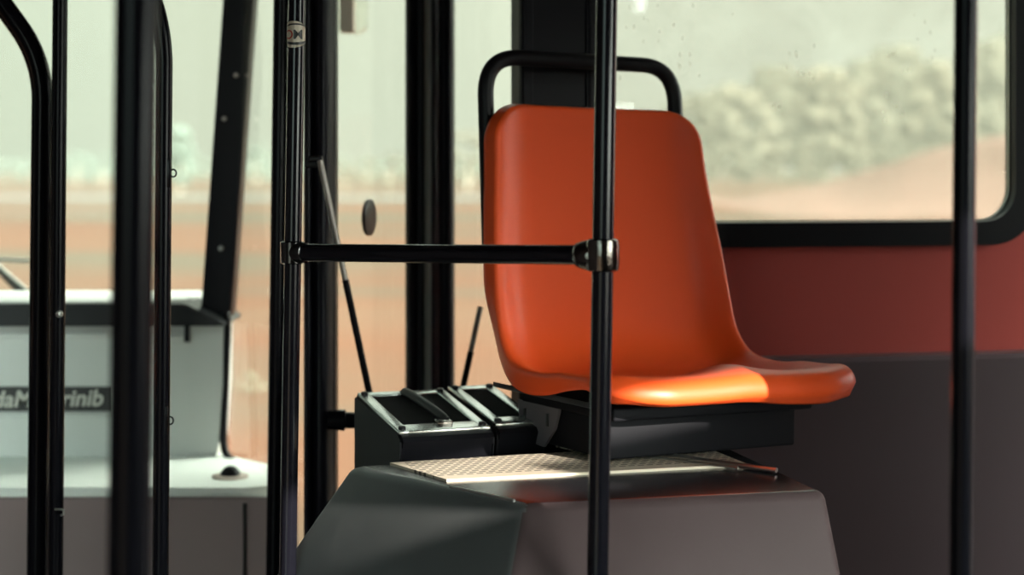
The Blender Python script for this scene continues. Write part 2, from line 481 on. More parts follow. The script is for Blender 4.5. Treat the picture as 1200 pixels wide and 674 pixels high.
# ------------------------------------------------------------------ two black boxes with carrying straps on the housing
def strap_box(loc, rz, label, w=.153, has_strap=True):
    loc = (loc[0], loc[1], PZ-STEP+.0005)
    t = empty('carrying_case', loc, rz); tag(t, label, 'box', 'black sloped boxes beside the seat')
    d, hf, hb = .262, .034+STEP+.003, .066+STEP+.003
    bm = bmesh.new()
    prof_ = [(.022,0),(.022,hf-STEP),(.004,hf-.020),(.0,hf-.010),(.005,hf-.003),(.016,hf),(d-.008,hb),(d,hb-.006),(d,0)]
    poly = [Vector((-w/2, y, z)) for y, z in prof_]
    prism(bm, poly, (w,0,0))
    es = [e for e in bm.edges if abs(e.verts[0].co.x-e.verts[1].co.x) < 1e-6 and max(e.verts[0].co.z, e.verts[1].co.z) > .02]
    bmesh.ops.bevel(bm, geom=es, offset=.004, segments=2, affect='EDGES')
    link('case_body', bm, 'case', t, smooth=True, angle=30)
    sl = math.atan2(hb-hf, d-.024)
    fr = Matrix.Translation((0,.016,hf)) @ Matrix.Rotation(sl, 4, 'X')
    # frame around the recess
    L = (d-.03)/math.cos(sl)
    bm = bmesh.new()
    for (cx, cy, sx, sy) in ((-w/2+.011, L/2, .018, L), (w/2-.011, L/2, .018, L), (0, .018, w-.03, .036), (0, L-.012, w-.03, .022)):
        box(bm, (0,0,0), (sx, sy, .006), mtx=fr @ Matrix.Translation((cx, cy, .002)), bev=.0015)
    link('lid_frame', bm, 'lid', t, smooth=True, angle=30)
    bm = bmesh.new()
    box(bm, (0,0,0), (w-.034, L-.056, .002), mtx=fr @ Matrix.Translation((0, L/2+.005, .0012)))
    link('recess', bm, 'void', t)  # flat black sheet, the recess's deep shade put into its colour
    if has_strap:
        p = [fr @ Vector(v) for v in ((.000,L-.012,.007),(.002,L-.04,.010),(.006,L*.5,.012),(.010,.060,.011),(.012,.034,.008))]
        bm = bmesh.new(); tube(bm, smooth_path(p, 6), .0075, 12, flat=.5)
        st = link('strap', bm, 'black_soft', t, smooth=True)
        bm = bmesh.new(); box(bm, (0,0,0), (.026,.018,.008), mtx=fr @ Matrix.Translation((.006,.028,.007)), bev=.002)
        link('buckle', bm, 'chrome', st, smooth=True)
    for (cx, cy) in ((-w/2+.011,.014),(w/2-.011,.014),(-w/2+.011,L-.012),(w/2-.011,L-.012)):
        bm = bmesh.new(); lathe(bm, [(0,.006),(.004,.006),(.005,.004)], fr @ Vector((cx,cy,.004)), fr.to_3x3() @ Vector((0,0,1)), 12)
        link('screw', bm, 'black_soft', t, smooth=True)
M['case'] = mat('matt_black_case', (.006,.006,.008), .5, spec=.06)
M['void'] = mat('painted_recess_shade', (.006,.006,.007), .8, spec=.03)
M['lid'] = mat('lid_painted_sheen', (.34,.37,.35), .25, metal=.75, bump=.03, bscale=60, coat=1, crough=.2)  # black lid paled in its base colour to imitate reflected sky
strap_box((-.097,2.612,PZ+.0045), math.radians(21), 'black sloped box with a strap, left of the pair by the seat')
strap_box((.017,2.682,PZ+.0045), math.radians(21), 'black sloped box half hidden behind the orange seat shell', .084, False)

# ------------------------------------------------------------------ handrail frame in front of the seat
rail = empty('handrail', (at(701,674,2.17).x, 2.17, 0))
tag(rail, 'black tubular handrail frame with crossbar in front of the orange seat', 'handrail')
def pole_bm(px0, px1, Y, r, z0=0.0, z1=2.3, seg=24, Yb=None):
    """straight pole: px0 at row 0, px1 at row 674"""
    a = at(px0, 0, Y); b = at(px1, 674, Yb or Y)
    d = (b-a)/(b.z-a.z)
    bm = bmesh.new(); tube(bm, [a+d*(z0-a.z), a+d*(z1-a.z)], r, seg); return bm
child_world(link('pole', pole_bm(711, 700.5, 2.17, .0138), 'rail_paint', rail, smooth=True), rail)
child_world(link('pole', pole_bm(348, 337, 2.5, .0126), 'rail_paint', rail, smooth=True), rail)
j0 = at(343, 296, 2.5); j1 = at(706, 299, 2.17); jd = (j1-j0).normalized()
bm = bmesh.new(); tube(bm, [j0, j1], .0128, 24); child_world(link('crossbar', bm, 'rail_paint', rail, smooth=True), rail)
bm = bmesh.new()
lathe(bm, [(-.021,.0165),(-.019,.0205),(-.010,.0215),(.010,.0215),(.019,.0205),(.021,.0165)], j1, (0,0,1))
tj = child_world(link('tee_joint', bm, 'chrome', rail, smooth=True, angle=50), rail)
bm = bmesh.new()
lathe(bm, [(.038,.0135),(.036,.0165),(.028,.0185),(.020,.0200),(.006,.0205)], j1, -jd)
c = child_world(link('socket', bm, 'chrome', None, smooth=True, angle=50), rail); c.parent = tj
bm = bmesh.new(); sc0 = j1-jd*.022+Vector((0,-.0205,0)); lathe(bm, [(0,.005),(.003,.005),(.004,.003)], sc0, (0,-1,0), 12)
c = child_world(link('set_screw', bm, 'alu', None, smooth=True), rail); c.parent = tj
bm = bmesh.new()
lathe(bm, [(-.017,.0135),(-.015,.0175),(.015,.0175),(.017,.0135)], j0-jd*.001, (0,0,1))
lathe(bm, [(.0,.0150),(.018,.0160),(.026,.0150),(.027,.0130)], j0, jd)
cj = child_world(link('clamp_joint', bm, 'black_glossy' if 'black_glossy' in M else 'chrome_black', rail, smooth=True, angle=50), rail) if 'chrome_black' in M else None
if cj is None:
    M['chrome_black'] = mat('black_chrome', (.06,.06,.06), .14, metal=.9)
    cj = child_world(link('clamp_joint', bm, 'chrome_black', rail, smooth=True, angle=50), rail)
# round sticker wrapped round the left pole
pc = at(347.4, 41, 2.5); pr = .0128
def wrapper(cx, cz, sc=1, rr=pr):
    def f(co):
        x = cx+co.x; a = x/pr
        return Vector((pc.x+rr*math.sin(a), pc.y-rr*math.cos(a)-0, pc.z+cz+co.y)) - rail.location
    return f
bm = bmesh.new()
W, H = .026, .0195
def disc_patch(bm, W, H, rr, x0=-.018, x1=.018, n=36, ring=None):
    rows = []
    for i in range(n+1):
        x = -W+2*W*i/n; h = H*math.sqrt(max(0, 1-(x/W)**2))
        a = (x-.004)/pr
        h0 = 0 if ring is None else ring*h
        rows.append([bm.verts.new(Vector((pc.x+rr*math.sin(a), pc.y-rr*math.cos(a), pc.z+z))-rail.location) for z in (-h, h)])
    for p, q in zip(rows, rows[1:]):
        bm.faces.new((p[0], q[0], q[1], p[1]))
disc_patch(bm, W, H, pr+.0003); bmesh.ops.remove_doubles(bm, verts=bm.verts, dist=1e-6)
stk = link('sticker', bm, 'sticker_white', rail)
for zc, hh_ in ((.0150,.0012), (-.0135,.0020)):
    bm = bmesh.new(); V_ = []
    for i in range(13):
        x = -.018+.036*i/12; a = x/pr; sag = .006*(x/.018)**2*(-1 if zc > 0 else 1)*.5
        V_.append([bm.verts.new(Vector((pc.x+(pr+.0006)*math.sin(a), pc.y-(pr+.0006)*math.cos(a), pc.z+zc+sag+z))-rail.location) for z in (-hh_, hh_)])
    for p, q in zip(V_, V_[1:]): bm.faces.new((p[0], q[0], q[1], p[1]))
    link('border', bm, 'sticker_black', stk)
text_mesh('lettering', 'M', .0190, 'sticker_black', stk, None, bold=.0004, ext=.0, wrap=wrapper(-.0035, -.0065, rr=pr+.0008))
text_mesh('red_letter', 'O', .0190, 'letter_red', stk, None, bold=.00015, ext=.0, wrap=wrapper(-.0185, -.0065, rr=pr+.0008))

# ------------------------------------------------------------------ other poles
def single_pole(name, bm, label, cat='pole', material='black_paint', base=None):
    o = link(name, bm, material, None, smooth=True); tag(o, label, cat); return o
def shift_origin(o, p):
    o.data.transform(Matrix.Translation(-Vector(p))); o.location = p
o = single_pole('grab_pole', pole_bm(160, 151, 1.45, .0182, seg=28), 'thick blurred black pole nearest the camera, left side of photo')
o = single_pole('grab_pole', pole_bm(1132, 1126, 1.8, .0120, seg=24), 'slim blurred black pole crossing the window at the right')
o = single_pole('grab_pole', pole_bm(330, 321, 3.1, .0148), 'black pole just left of the stickered handrail post')
def pole_path(pts, Y):
    return [at(x, y, Y) for x, y in pts]
# bent poles
Z0 = lambda px, Y: Vector(((px-600)/F*Y, Y, 0.0))
def bent(pts, Y, r, fil):
    P = pole_path(pts, Y); P.append(Z0(pts[-1][0], Y)); bm = bmesh.new(); tube(bm, fillet(P, fil, 10), r, 22); return bm
t = empty('bent_pole', Z0(43, 2.9)); tag(t, 'black pole bending outward near the top at the far left', 'pole')
child_world(link('pole', bent([(-110,-555),(-70,-95),(50,70),(43.5,674)], 2.9, .0178, .07), 'black_paint', t, smooth=True), t)
for (px, py) in ((70,367),):
    pass
t2 = empty('straight_pole', Z0(66, 2.86)); tag(t2, 'thin straight black pole pressed against the bent pole at left', 'pole')
child_world(link('pole', pole_bm(70.5, 65, 2.86, .0125, 0, 2.3), 'black_paint', t2, smooth=True), t2)
bm = bmesh.new(); lathe(bm, [(0,.006),(.004,.006),(.005,.003)], at(70,368,2.847), (0,-1,0), 12)
child_world(link('screw', bm, 'alu', t2, smooth=True), t2)
bm = bmesh.new(); tube(bm, [at(64,597,2.84), at(71,597,2.84), at(74.5,598,2.84), at(74.5,603,2.84), at(71,604,2.84)], .0018, 8)
child_world(link('clip', bm, 'alu', t2, smooth=True), t2)
t3 = empty('bent_pole', Z0(188, 2.35)); tag(t3, 'black grab pole curving over at the top behind the blurred pole', 'pole')
child_world(link('pole', bent([(60,-730),(60,-110),(170,-34),(193,40),(188,674)], 2.35, .0112, .06), 'black_paint', t3, smooth=True), t3)
for py, px in ((203, 202.5), (493, 199)):
    bm = bmesh.new(); c0 = at(px+.5, py, 2.345); k = 16
    tube(bm, [c0+Vector((math.cos(2*PI*i/k)*.0042, 0, math.sin(2*PI*i/k)*.0052)) for i in range(k+1)], .0012, 8, caps=False)
    box(bm, at(px-4.5, py, 2.345), (.006,.008,.040), bev=.001)
    child_world(link('ring_bolt', bm, 'black_paint', t3, smooth=True), t3)

# ------------------------------------------------------------------ side wall and window on the right
WA = math.atan(.2126)
def wallp(px, py=None, z=None):
    u = (px-600)/F; Y = 3.0877/(1-.2126*u)
    return Vector((u*Y, Y, z if z is not None else EYE+(200-py)/F*Y))
wx = Vector((math.cos(WA), math.sin(WA), 0)); wy = Vector((-wx.y, wx.x, 0))
W0 = Vector((0, 3.0877, 0))
def wu(px): return (wallp(px, z=0)-W0).dot(wx)
def rrect(u0, u1, z0, z1, r, n=10):
    P = []
    for cx, cz, a0 in ((u1-r, z0+r, -PI/2), (u1-r, z1-r, 0), (u0+r, z1-r, PI/2), (u0+r, z0+r, PI)):
        for k in range(n+1):
            a = a0+PI/2*k/n; P.append((cx+r*math.cos(a), cz+r*math.sin(a)))
    return P
def ring(bm, outer, inner, y0, y1):
    """flat ring in wall coordinates between y0 (room side) and y1"""
    def V(p, y): return bm.verts.new(W0+wx*p[0]+wy*y+Vector((0,0,p[1])))
    n = len(outer); a = [V(p, y0) for p in outer]; b = [V(p, y0) for p in inner]; c = [V(p, y1) for p in outer]; d = [V(p, y1) for p in inner]
    for i in range(n):
        j = (i+1)%n
        bm.faces.new((a[i], a[j], b[j], b[i])); bm.faces.new((c[i], d[i], d[j], c[j]))
        bm.faces.new((b[i], b[j], d[j], d[i])); bm.faces.new((a[i], c[i], c[j], a[j]))
uC0, uC1 = wu(605), wu(697)
uR = wu(1187); uL = uC1-.02
zs = wallp(1000, 259.5).z
zt = 2.02
uEnd = 3.72
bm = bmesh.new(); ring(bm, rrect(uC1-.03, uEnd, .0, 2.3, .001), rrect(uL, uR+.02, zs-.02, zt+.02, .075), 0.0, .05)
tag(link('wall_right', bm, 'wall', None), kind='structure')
t = empty('window_1', wallp(1000, z=zs)); tag(t, 'wide dusty side window with rounded black rubber frame', kind='structure')
bm = bmesh.new(); ring(bm, rrect(uL-.045, uR+.05, zs-.047, zt+.05, .10), rrect(uL, uR, zs-.001, zt, .064), -.012, .03)
bmesh.ops.bevel(bm, geom=[e for e in bm.edges if e.calc_face_angle(0) > 1], offset=.003, segments=2, affect='EDGES')
child_world(link('window_frame', bm, 'black_soft', t, smooth=True, angle=40), t)
bm = bmesh.new(); ring(bm, rrect(uL+.001, uR-.001, zs+.0, zt-.001, .064), rrect(uL+.003, uR-.003, zs+.0025, zt-.003, .063), .012, .016)
child_world(link('window_bead', bm, 'alu', t, smooth=True, angle=40), t)
bm = bmesh.new(); ps = rrect(uL-.004, uR+.004, zs-.004, zt+.004, .068)
prism(bm, [W0+wx*p[0]+wy*.020+Vector((0,0,p[1])) for p in ps], wy*.004)
child_world(link('window_pane', bm, 'glass_dusty', t), t)
# sill ledge and lower wall
zl = wallp(900, 417).z
bm = bmesh.new()
prism(bm, [W0+wx*(uC1+.02)+wy*(-.0)+Vector((0,0,zl)), W0+wx*(uC1+.02)+wy*(-.055)+Vector((0,0,zl)), W0+wx*(uC1+.02)+wy*(-.062)+Vector((0,0,zl-.008)), W0+wx*(uC1+.02)+wy*(-.062)+Vector((0,0,.002)), W0+wx*(uC1+.02)+wy*(-.0)+Vector((0,0,.002))], wx*(uEnd-uC1-.02))
tag(link('wall_lower', bm, 'wall_low', None), 'dark brown lower wall panel', kind='structure')
# pillar C between door and window
def post(px0, px1, Y, depth, name, m, z0=0, z1=2.3, rz=WA, prof2=None):
    a = at(px0, 0, Y); b = at(px1, 0, Y); c = (a+b)/2; w = (b-a).length
    bm = bmesh.new()
    box(bm, (c.x, Y+depth/2, (z0+z1)/2), (w, depth, z1-z0), rz=rz, bev=.006)
    return bm, c, w
t = empty('trim_1', wallp(651, z=0)); tag(t, 'wide black window pillar behind the seat handle', kind='structure')
for (u0, u1, y0, y1, nm) in ((uC0, uC1, -.03, .05, 'pillar_core'), (uC0, uC0+.026, -.042, -.028, 'pillar_flange'), (uC1-.024, uC1, -.042, -.028, 'pillar_flange')):
    bm = bmesh.new()
    prism(bm, [W0+wx*u0+wy*y0, W0+wx*u1+wy*y0, W0+wx*u1+wy*y1, W0+wx*u0+wy*y1], (0,0,2.3))
    bmesh.ops.bevel(bm, geom=[e for e in bm.edges if abs(e.verts[0].co.z-e.verts[1].co.z) > 1], offset=.005, segments=3, affect='EDGES')
    child_world(link(nm, bm, 'post', t, smooth=True, angle=30), t)
# post B: ribbed aluminium-dark pillar
def ribbed(pxs, Y, name, label, zlo=0, lean=0):
    """pxs: list of (px, protrusion) outlining the front profile"""
    t = empty(name, ((pxs[0][0]+pxs[-1][0]-1200)/2/F*Y, Y, 0)); tag(t, label, kind='structure')
    front = [Vector(((p-600)/F*Y, Y-d, zlo)) for p, d in pxs]
    poly = front+[Vector((front[-1].x, Y+.05, zlo)), Vector((front[0].x, Y+.05, zlo))]
    bm = bmesh.new(); prism(bm, poly, (lean,0,2.3-zlo))
    child_world(link('pillar_profile', bm, 'post', t, smooth=True, angle=25), t)
    return t
def bulge(p0, p1, d0, d, n=8):
    return [(p0+(p1-p0)*k/n, d0+d*math.sin(PI*k/n)) for k in range(n+1)]
ribbed([(475,0)]+bulge(476.5,489,.004,.012)+[(490,.0),(494,0)]+bulge(495,518,.004,.018,12)+[(519,0),(521,0)]+bulge(522,531,.003,.008)+[(532,0)], 3.5, 'trim_2', 'dark ribbed door pillar with painted sheen stripe between the two panes')
bs = bpy.data.objects['trim_2']
fr_ = bulge(497,512,.012,.010,10); bm = bmesh.new()
prism(bm, [Vector(((p-600)/F*3.48, 3.5-d, 0)) for p, d in fr_]+[Vector(((512-600)/F*3.48, 3.495, 0)), Vector(((497-600)/F*3.48, 3.495, 0))], (0,0,2.3))
child_world(link('painted_sheen_strip', bm, 'strip', bs, smooth=True, angle=25), bs)  # strip added to paint the pillar's reflected sheen
ribbed([(356,0)]+bulge(357,367,.002,.008)+[(368,.0)]+bulge(369,391,.004,.024,14)+[(393,0)], 3.05, 'trim_3', 'dark rounded door post behind the left handrail pole')
# door leaf seen edge-on
d0 = Vector(((391-600)/F*3.06, 3.06, 0)); d1 = Vector(((480-600)/F*3.5, 3.5, 0)); dd = (d1-d0).normalized(); dn = Vector((-dd.y, dd.x, 0))
t = empty('door_1', d0); tag(t, 'glazed door leaf with round lock disc', kind='structure')
def slab(bm, a, b, z0, z1, th):
    prism(bm, [Vector((a.x,a.y,z0)), Vector((b.x,b.y,z0)), Vector((b.x,b.y,z1)), Vector((a.x,a.y,z1))], dn*th)
bm = bmesh.new(); slab(bm, d0, d1, .12, 2.2, .004); child_world(link('door_glass', bm, 'glass_thin', t), t)
bm = bmesh.new(); slab(bm, d0, d1, .0, .12, .03); child_world(link('door_rail', bm, 'post', t), t)
bm = bmesh.new(); slab(bm, d0, d1, 2.2, 2.3, .03); child_world(link('door_rail', bm, 'post', t), t)
pp = d0+dd*((d1-d0).length*.46)
u = (433-600)/F
# point of the leaf on the ray of column 433
k_ = (u*d0.y-d0.x)/(dd.x-u*dd.y); pp = d0+dd*k_; zc = EYE+(200-255)/F*pp.y
bm = bmesh.new(); lathe(bm, [(-.005,.030),(-.004,.035),(.002,.035),(.004,.031),(.0045,.012)], Vector((pp.x, pp.y, zc)), -dn*1, 28)
lk = child_world(link('lock_disc', bm, 'lock', t, smooth=True, angle=40), t)
# second pane between post B and pillar C
g0 = Vector(((531-600)/F*3.5, 3.5, 0)); g1 = Vector(((607-600)/F*3.12, 3.12, 0))
dn = Vector((.4,.9,0)).normalized()
t = empty('window_2', g0); tag(t, 'narrow clear pane between door pillar and window pillar', kind='structure')
bm = bmesh.new(); slab(bm, g0, g1, .02, 2.3, .004); child_world(link('window_pane', bm, 'glass_thin', t), t)

# struts
def strut(pts, rs, label):
    t = empty('door_strut', pts[0]); tag(t, label, 'strut', 'slanting door struts')
    bm = bmesh.new(); tube(bm, [pts[0], pts[0].lerp(pts[1], .55)], rs[0], 12); child_world(link('strut_rod', bm, 'strut', t, smooth=True), t)
    bm = bmesh.new(); tube(bm, [pts[0].lerp(pts[1], .5), pts[1]], rs[1], 14); child_world(link('strut_cylinder', bm, 'black_paint', t, smooth=True), t)
    return t
M['strut'] = mat('worn_steel_rod', (.25,.23,.21), .35, metal=.8)
ts = strut([at(375,188,2.96), at(434,466,3.0)], (.0052,.0062), 'slanting gas strut with pale rod hooked on the door post')
bm = bmesh.new(); box(bm, at(368,193,2.985), (.032,.02,.012), bev=.003); box(bm, at(370,186,2.985), (.024,.02,.010), bev=.003)
child_world(link('strut_bracket', bm, 'black_soft', ts, smooth=True), ts)
strut([at(563,360,3.2), at(540,466,3.15)], (.0055,.0060), 'short slanting black strut between boxes and seat back')
# stub bar beside the case
bm = bmesh.new(); lathe(bm, [(0,.017),(.03,.019),(.032,.0145),(.060,.0145)], at(384,492,3.02), (1,.1,-.04), 18)
tag(link('barrier_bar', bm, 'black_paint', None, smooth=True), 'short thick black bar between door post and the left box', 'bar')

# mirror outside
t = empty('outside_mirror', at(412,0,3.9)); tag(t, 'pale outside mirror with rounded corner seen at top', 'mirror')
bm = bmesh.new()
def rr_px(x0, x1, y0, y1, r, Y):
    P = []
    for cx, cy, a0 in ((x1-r, y1-r, 0), (x0+r, y1-r, PI/2), (x0+r, y0+r, PI), (x1-r, y0+r, 1.5*PI)):
        for k in range(7):
            a = a0+PI/2*k/6; P.append(at(cx+r*math.cos(a), cy+r*math.sin(a), Y))
    return P
prism(bm, rr_px(388,430,-90,38,13,3.95), (0,.05,0)); child_world(link('mirror_rim', bm, 'acrylic', t, smooth=True, angle=30), t)
bm = bmesh.new(); prism(bm, rr_px(398,414,-86,37,3,3.9), (0,.05,0)); child_world(link('mirror_shell', bm, 'mirror_body', t, smooth=True, angle=30), t)
bm = bmesh.new(); tube(bm, [at(395,-60,3.97), at(372,-75,3.6), at(365,-90,3.15)], .012, 10); child_world(link('mirror_arm', bm, 'black_soft', t, smooth=True), t)

# ------------------------------------------------------------------ windscreen corner and dashboard
bm = bmesh.new()
Yp = 3.72
a0, a1 = at(281,-30,Yp), at(252.5,372,Yp)
t = empty('trim_4', a1); tag(t, 'leaning black windscreen pillar with screws', kind='structure')
def leanbox(bm, p, q, w, d):
    dv = Vector((w/2,0,0)); yv = Vector((0,d,0))
    A_ = [bm.verts.new(p+v) for v in (-dv, dv, dv+yv, -dv+yv)]; B_ = [bm.verts.new(q+v) for v in (-dv, dv, dv+yv, -dv+yv)]
    bm.faces.new(A_); bm.faces.new(list(reversed(B_)))
    for i in range(4): bm.faces.new((A_[i], A_[(i+1)%4], B_[(i+1)%4], B_[i]))
    bmesh.ops.bevel(bm, geom=list(bm.edges), offset=.004, segments=2, affect='EDGES')
leanbox(bm, a0+(a0-a1)*.75, a1, .0665, .07)
child_world(link('pillar_cover', bm, 'post', t, smooth=True, angle=30), t)
for px, py in ((277,88),(263,139),(259,291)):
    bm = bmesh.new(); lathe(bm, [(0,.0055),(.003,.0055),(.0045,.003)], at(px,py,Yp), (0,-1,0), 12)
    child_world(link('screw', bm, 'alu', t, smooth=True), t)
bm = bmesh.new()
tube(bm, smooth_path([at(264,366,Yp-.01), at(266.5,380,Yp-.01), at(264,450,Yp-.01), at(262,515,Yp-.01), at(268,536,Yp-.03), at(284,547,Yp-.06)], 6), .0085, 12)
child_world(link('pillar_seal', bm, 'black_soft', t, smooth=True), t)

dash = empty('dashboard', (at(200,535,3.7).x, 3.5, 0)); tag(dash, 'pale grey dashboard console with black top and lettered strip', 'dashboard')
XL = -2.3
Yd = 3.70
def dz(py, Y=Yd): return EYE+(200-py)/F*Y
def dx(px, Y=Yd): return (px-600)/F*Y
# back panel
bm = bmesh.new()
poly = [Vector((XL,Yd,dz(378))), Vector((dx(262),Yd,dz(378))), Vector((dx(261),Yd,dz(450))), Vector((dx(256),Yd,dz(520))), Vector((dx(252),Yd,dz(540))), Vector((XL,Yd,dz(540)))]
prism(bm, poly, (0,.12,0)); child_world(link('console_panel', bm, 'dash', dash), dash)
# black pad
bm = bmesh.new()
poly = [Vector((XL,0,dz(357))), Vector((dx(222),0,dz(354))), Vector((dx(262),0,dz(374))), Vector((dx(268),0,dz(380))), Vector((XL,0,dz(381)))]
prism(bm, [p+Vector((0,Yd-.05,0)) for p in poly], (0,.25,0))
bmesh.ops.bevel(bm, geom=list(bm.edges), offset=.004, segments=2, affect='EDGES')
child_world(link('top_pad', bm, 'dash_top', dash, smooth=True, angle=30), dash)
bm = bmesh.new()
z_ = dz(356)+.001; prism(bm, [Vector((XL,Yd-.03,z_)), Vector((dx(130),Yd-.03,z_)), Vector((dx(216),Yd+.02,z_)), Vector((dx(228),Yd+.30,z_)), Vector((XL,Yd+.30,z_))], (0,0,.006))
child_world(link('top_ledge', bm, 'dash', dash), dash)
# moulded relief lines on the panel
for (x0, x1, y0, y1, d) in ((-60,128,389,396,.012), (150,217,392,402,.012), (-60,130,484,489,.010)):
    bm = bmesh.new(); c = (at(x0,y0,Yd)+at(x1,y1,Yd))/2
    box(bm, (c.x, Yd-d/2, c.z), (dx(x1)-dx(x0), d, abs(dz(y0)-dz(y1))), bev=.003); child_world(link('relief', bm, 'dash', dash, smooth=True), dash)
bm = bmesh.new(); c = at(220,388,Yd); box(bm, (c.x,Yd-.006,c.z), (.010,.012,.045)); child_world(link('bracket', bm, 'dash_top', dash), dash)
bm = bmesh.new(); c = at(35,467.5,Yd); box(bm, (c.x,Yd-.001,c.z), (dx(134)-dx(-60),.004,dz(453)-dz(482)), rz=0); 
ls = child_world(link('label_strip', bm, 'sticker_black', dash), dash)
def dash_text(body, px, py, sz, sx=1):
    mt = Matrix.Translation(at(px,py,Yd)+Vector((0,-.0042,0))-dash.location) @ Matrix.Rotation(PI/2, 4, 'X') @ Matrix.Rotation(math.radians(1), 4, 'Z') @ Matrix.Diagonal((sx,1,1,1))
    return text_mesh('lettering', body, sz, 'letter', ls, mt, shear=.22, bold=.0009)
dash_text('daM', -9.5, 477, .050, 1.0); dash_text('arinib', 59.5, 476, .050, 1.0)
# shelf and front apron
zsf = .58; yf = 3.335
bm = bmesh.new()
def fx(px, Y): return (px-600)/F*Y
poly = [Vector((XL,yf,zsf)), Vector((fx(285,yf),yf,zsf)), Vector((fx(330,yf),yf+.012,zsf)), Vector((fx(349,yf+.06),yf+.06,zsf)), Vector((fx(349,3.56),3.56,zsf)), Vector((fx(270,3.75),3.75,zsf)), Vector((XL,3.75,zsf))]
prism(bm, poly, (0,0,-.578))
es = [e for e in bm.edges if e.verts[0].co.z > .5 and e.verts[1].co.z > .5]
bmesh.ops.bevel(bm, geom=es, offset=.022, segments=5, affect='EDGES')
M['apron'] = mat('pale_apron_plastic', (.88,.92,.87), .5, bump=.03, bscale=90)
ap = child_world(link('console_apron', bm, 'apron', dash, smooth=True, angle=40), dash)
M['apron_front'] = mat('darker_apron_plastic', (.28,.20,.20), .5, bump=.03, bscale=90)  # same apron, coloured darker below its top edge
ap.data.materials.append(M['apron_front'])
for p in ap.data.polygons:
    if p.center.z+dash.location.z < zsf-.02: p.material_index = 1
bm = bmesh.new(); tube(bm, [Vector((fx(287,yf),yf-.001,zsf-.03)), Vector((fx(288,yf),yf-.001,.05))], .004, 8)
child_world(link('seam', bm, 'sticker_black', dash, smooth=True), dash)
g = at(270,546,3.45); g.z = zsf
bm = bmesh.new(); lathe(bm, [(0,.036),(.004,.036),(.006,.030),(.005,.024)], g, (0,0,1), 28)
gr = child_world(link('grommet', bm, 'mirror_body', dash, smooth=True), dash)
bm = bmesh.new(); lathe(bm, [(0,.021),(.012,.019),(.020,.012),(.023,.004)], g, (0,0,1), 20)
c = child_world(link('grommet_dome', bm, 'black_soft', None, smooth=True), dash); c.parent = gr
# wiper outside the windscreen
t = empty('windscreen_wiper', at(33,347,4.1)); tag(t, 'parked windscreen wiper at the far left above the dashboard', 'wiper')
bm = bmesh.new(); tube(bm, [at(35,349,4.1), at(14,331,4.12), at(-14,303,4.15), at(-60,262,4.2)], [.013,.011,.008,.006], 10); child_world(link('wiper_arm', bm, 'post', t, smooth=True), t)
bm = bmesh.new(); tube(bm, [at(32,340,4.08), at(10,321,4.1), at(-20,296,4.13)], .0035, 8); child_world(link('wiper_spring', bm, 'alu', t, smooth=True), t)
bm = bmesh.new(); tube(bm, [at(-90,300,4.15), at(36,306,4.15)], .0065, 8, flat=.6); child_world(link('wiper_blade', bm, 'strut', t, smooth=True), t)
bm = bmesh.new(); box(bm, (-1.62,4.25,.43), (1.42,.40,.86)); tag(link('trim_5', bm, 'post'), kind='structure')
bm = bmesh.new(); tube(bm, [at(35,352,4.12)-Vector((0,0,.05)), at(35,349,4.12)], .016, 12); child_world(link('wiper_pivot', bm, 'post', t, smooth=True), t)
# windscreen
t = empty('window_3', (-1.2,3.9,zsf)); tag(t, 'front windscreen', kind='structure')
bm = bmesh.new(); prism(bm, [Vector((XL,3.98,.70)), Vector((fx(262,3.8),3.80,.70)), Vector((fx(285,3.8),3.80,2.25)), Vector((XL,3.98,2.25))], (0,.005,0))
child_world(link('window_pane', bm, 'glass', t), t)
t = empty('window_4', (-.6,3.6,zsf)); tag(t, 'quarter pane between windscreen pillar and door', kind='structure')
bm = bmesh.new(); prism(bm, [Vector((fx(270,3.8),3.80,.58)), Vector((fx(358,3.2),3.20,.3)), Vector((fx(358,3.2),3.20,2.3)), Vector((fx(280,3.8),3.80,2.3))], (.003,.003,0))
child_world(link('window_pane', bm, 'glass_thin', t), t)

# ------------------------------------------------------------------ rest of the bus body and added light baffles
def slab_box(name, c, s, m, rz=0):
    bm = bmesh.new(); box(bm, c, s, rz=rz); return tag(link(name, bm, m, None), kind='structure')
slab_box('floor', (0,1.6,-.03), (6.4,5.6,.06), 'floor')
slab_box('light_baffle_right', ((2.725-.9)*.7071, (2.725+.9)*.7071, 1.15), (1.31,.03,2.3), 'wall_low', rz=PI/4)  # unseen panel added to shade the right side of the seat
slab_box('light_baffle_left', (-1.15,1.85,1.15), (.03,1.7,2.3), 'wall_low')  # unseen panel added to keep left-hand light off the seat
slab_box('light_baffle_front', (-1.45,3.70,2.0), (1.75,.05,.62), 'wall_low')  # unseen header added to cut high sky light through the windscreen
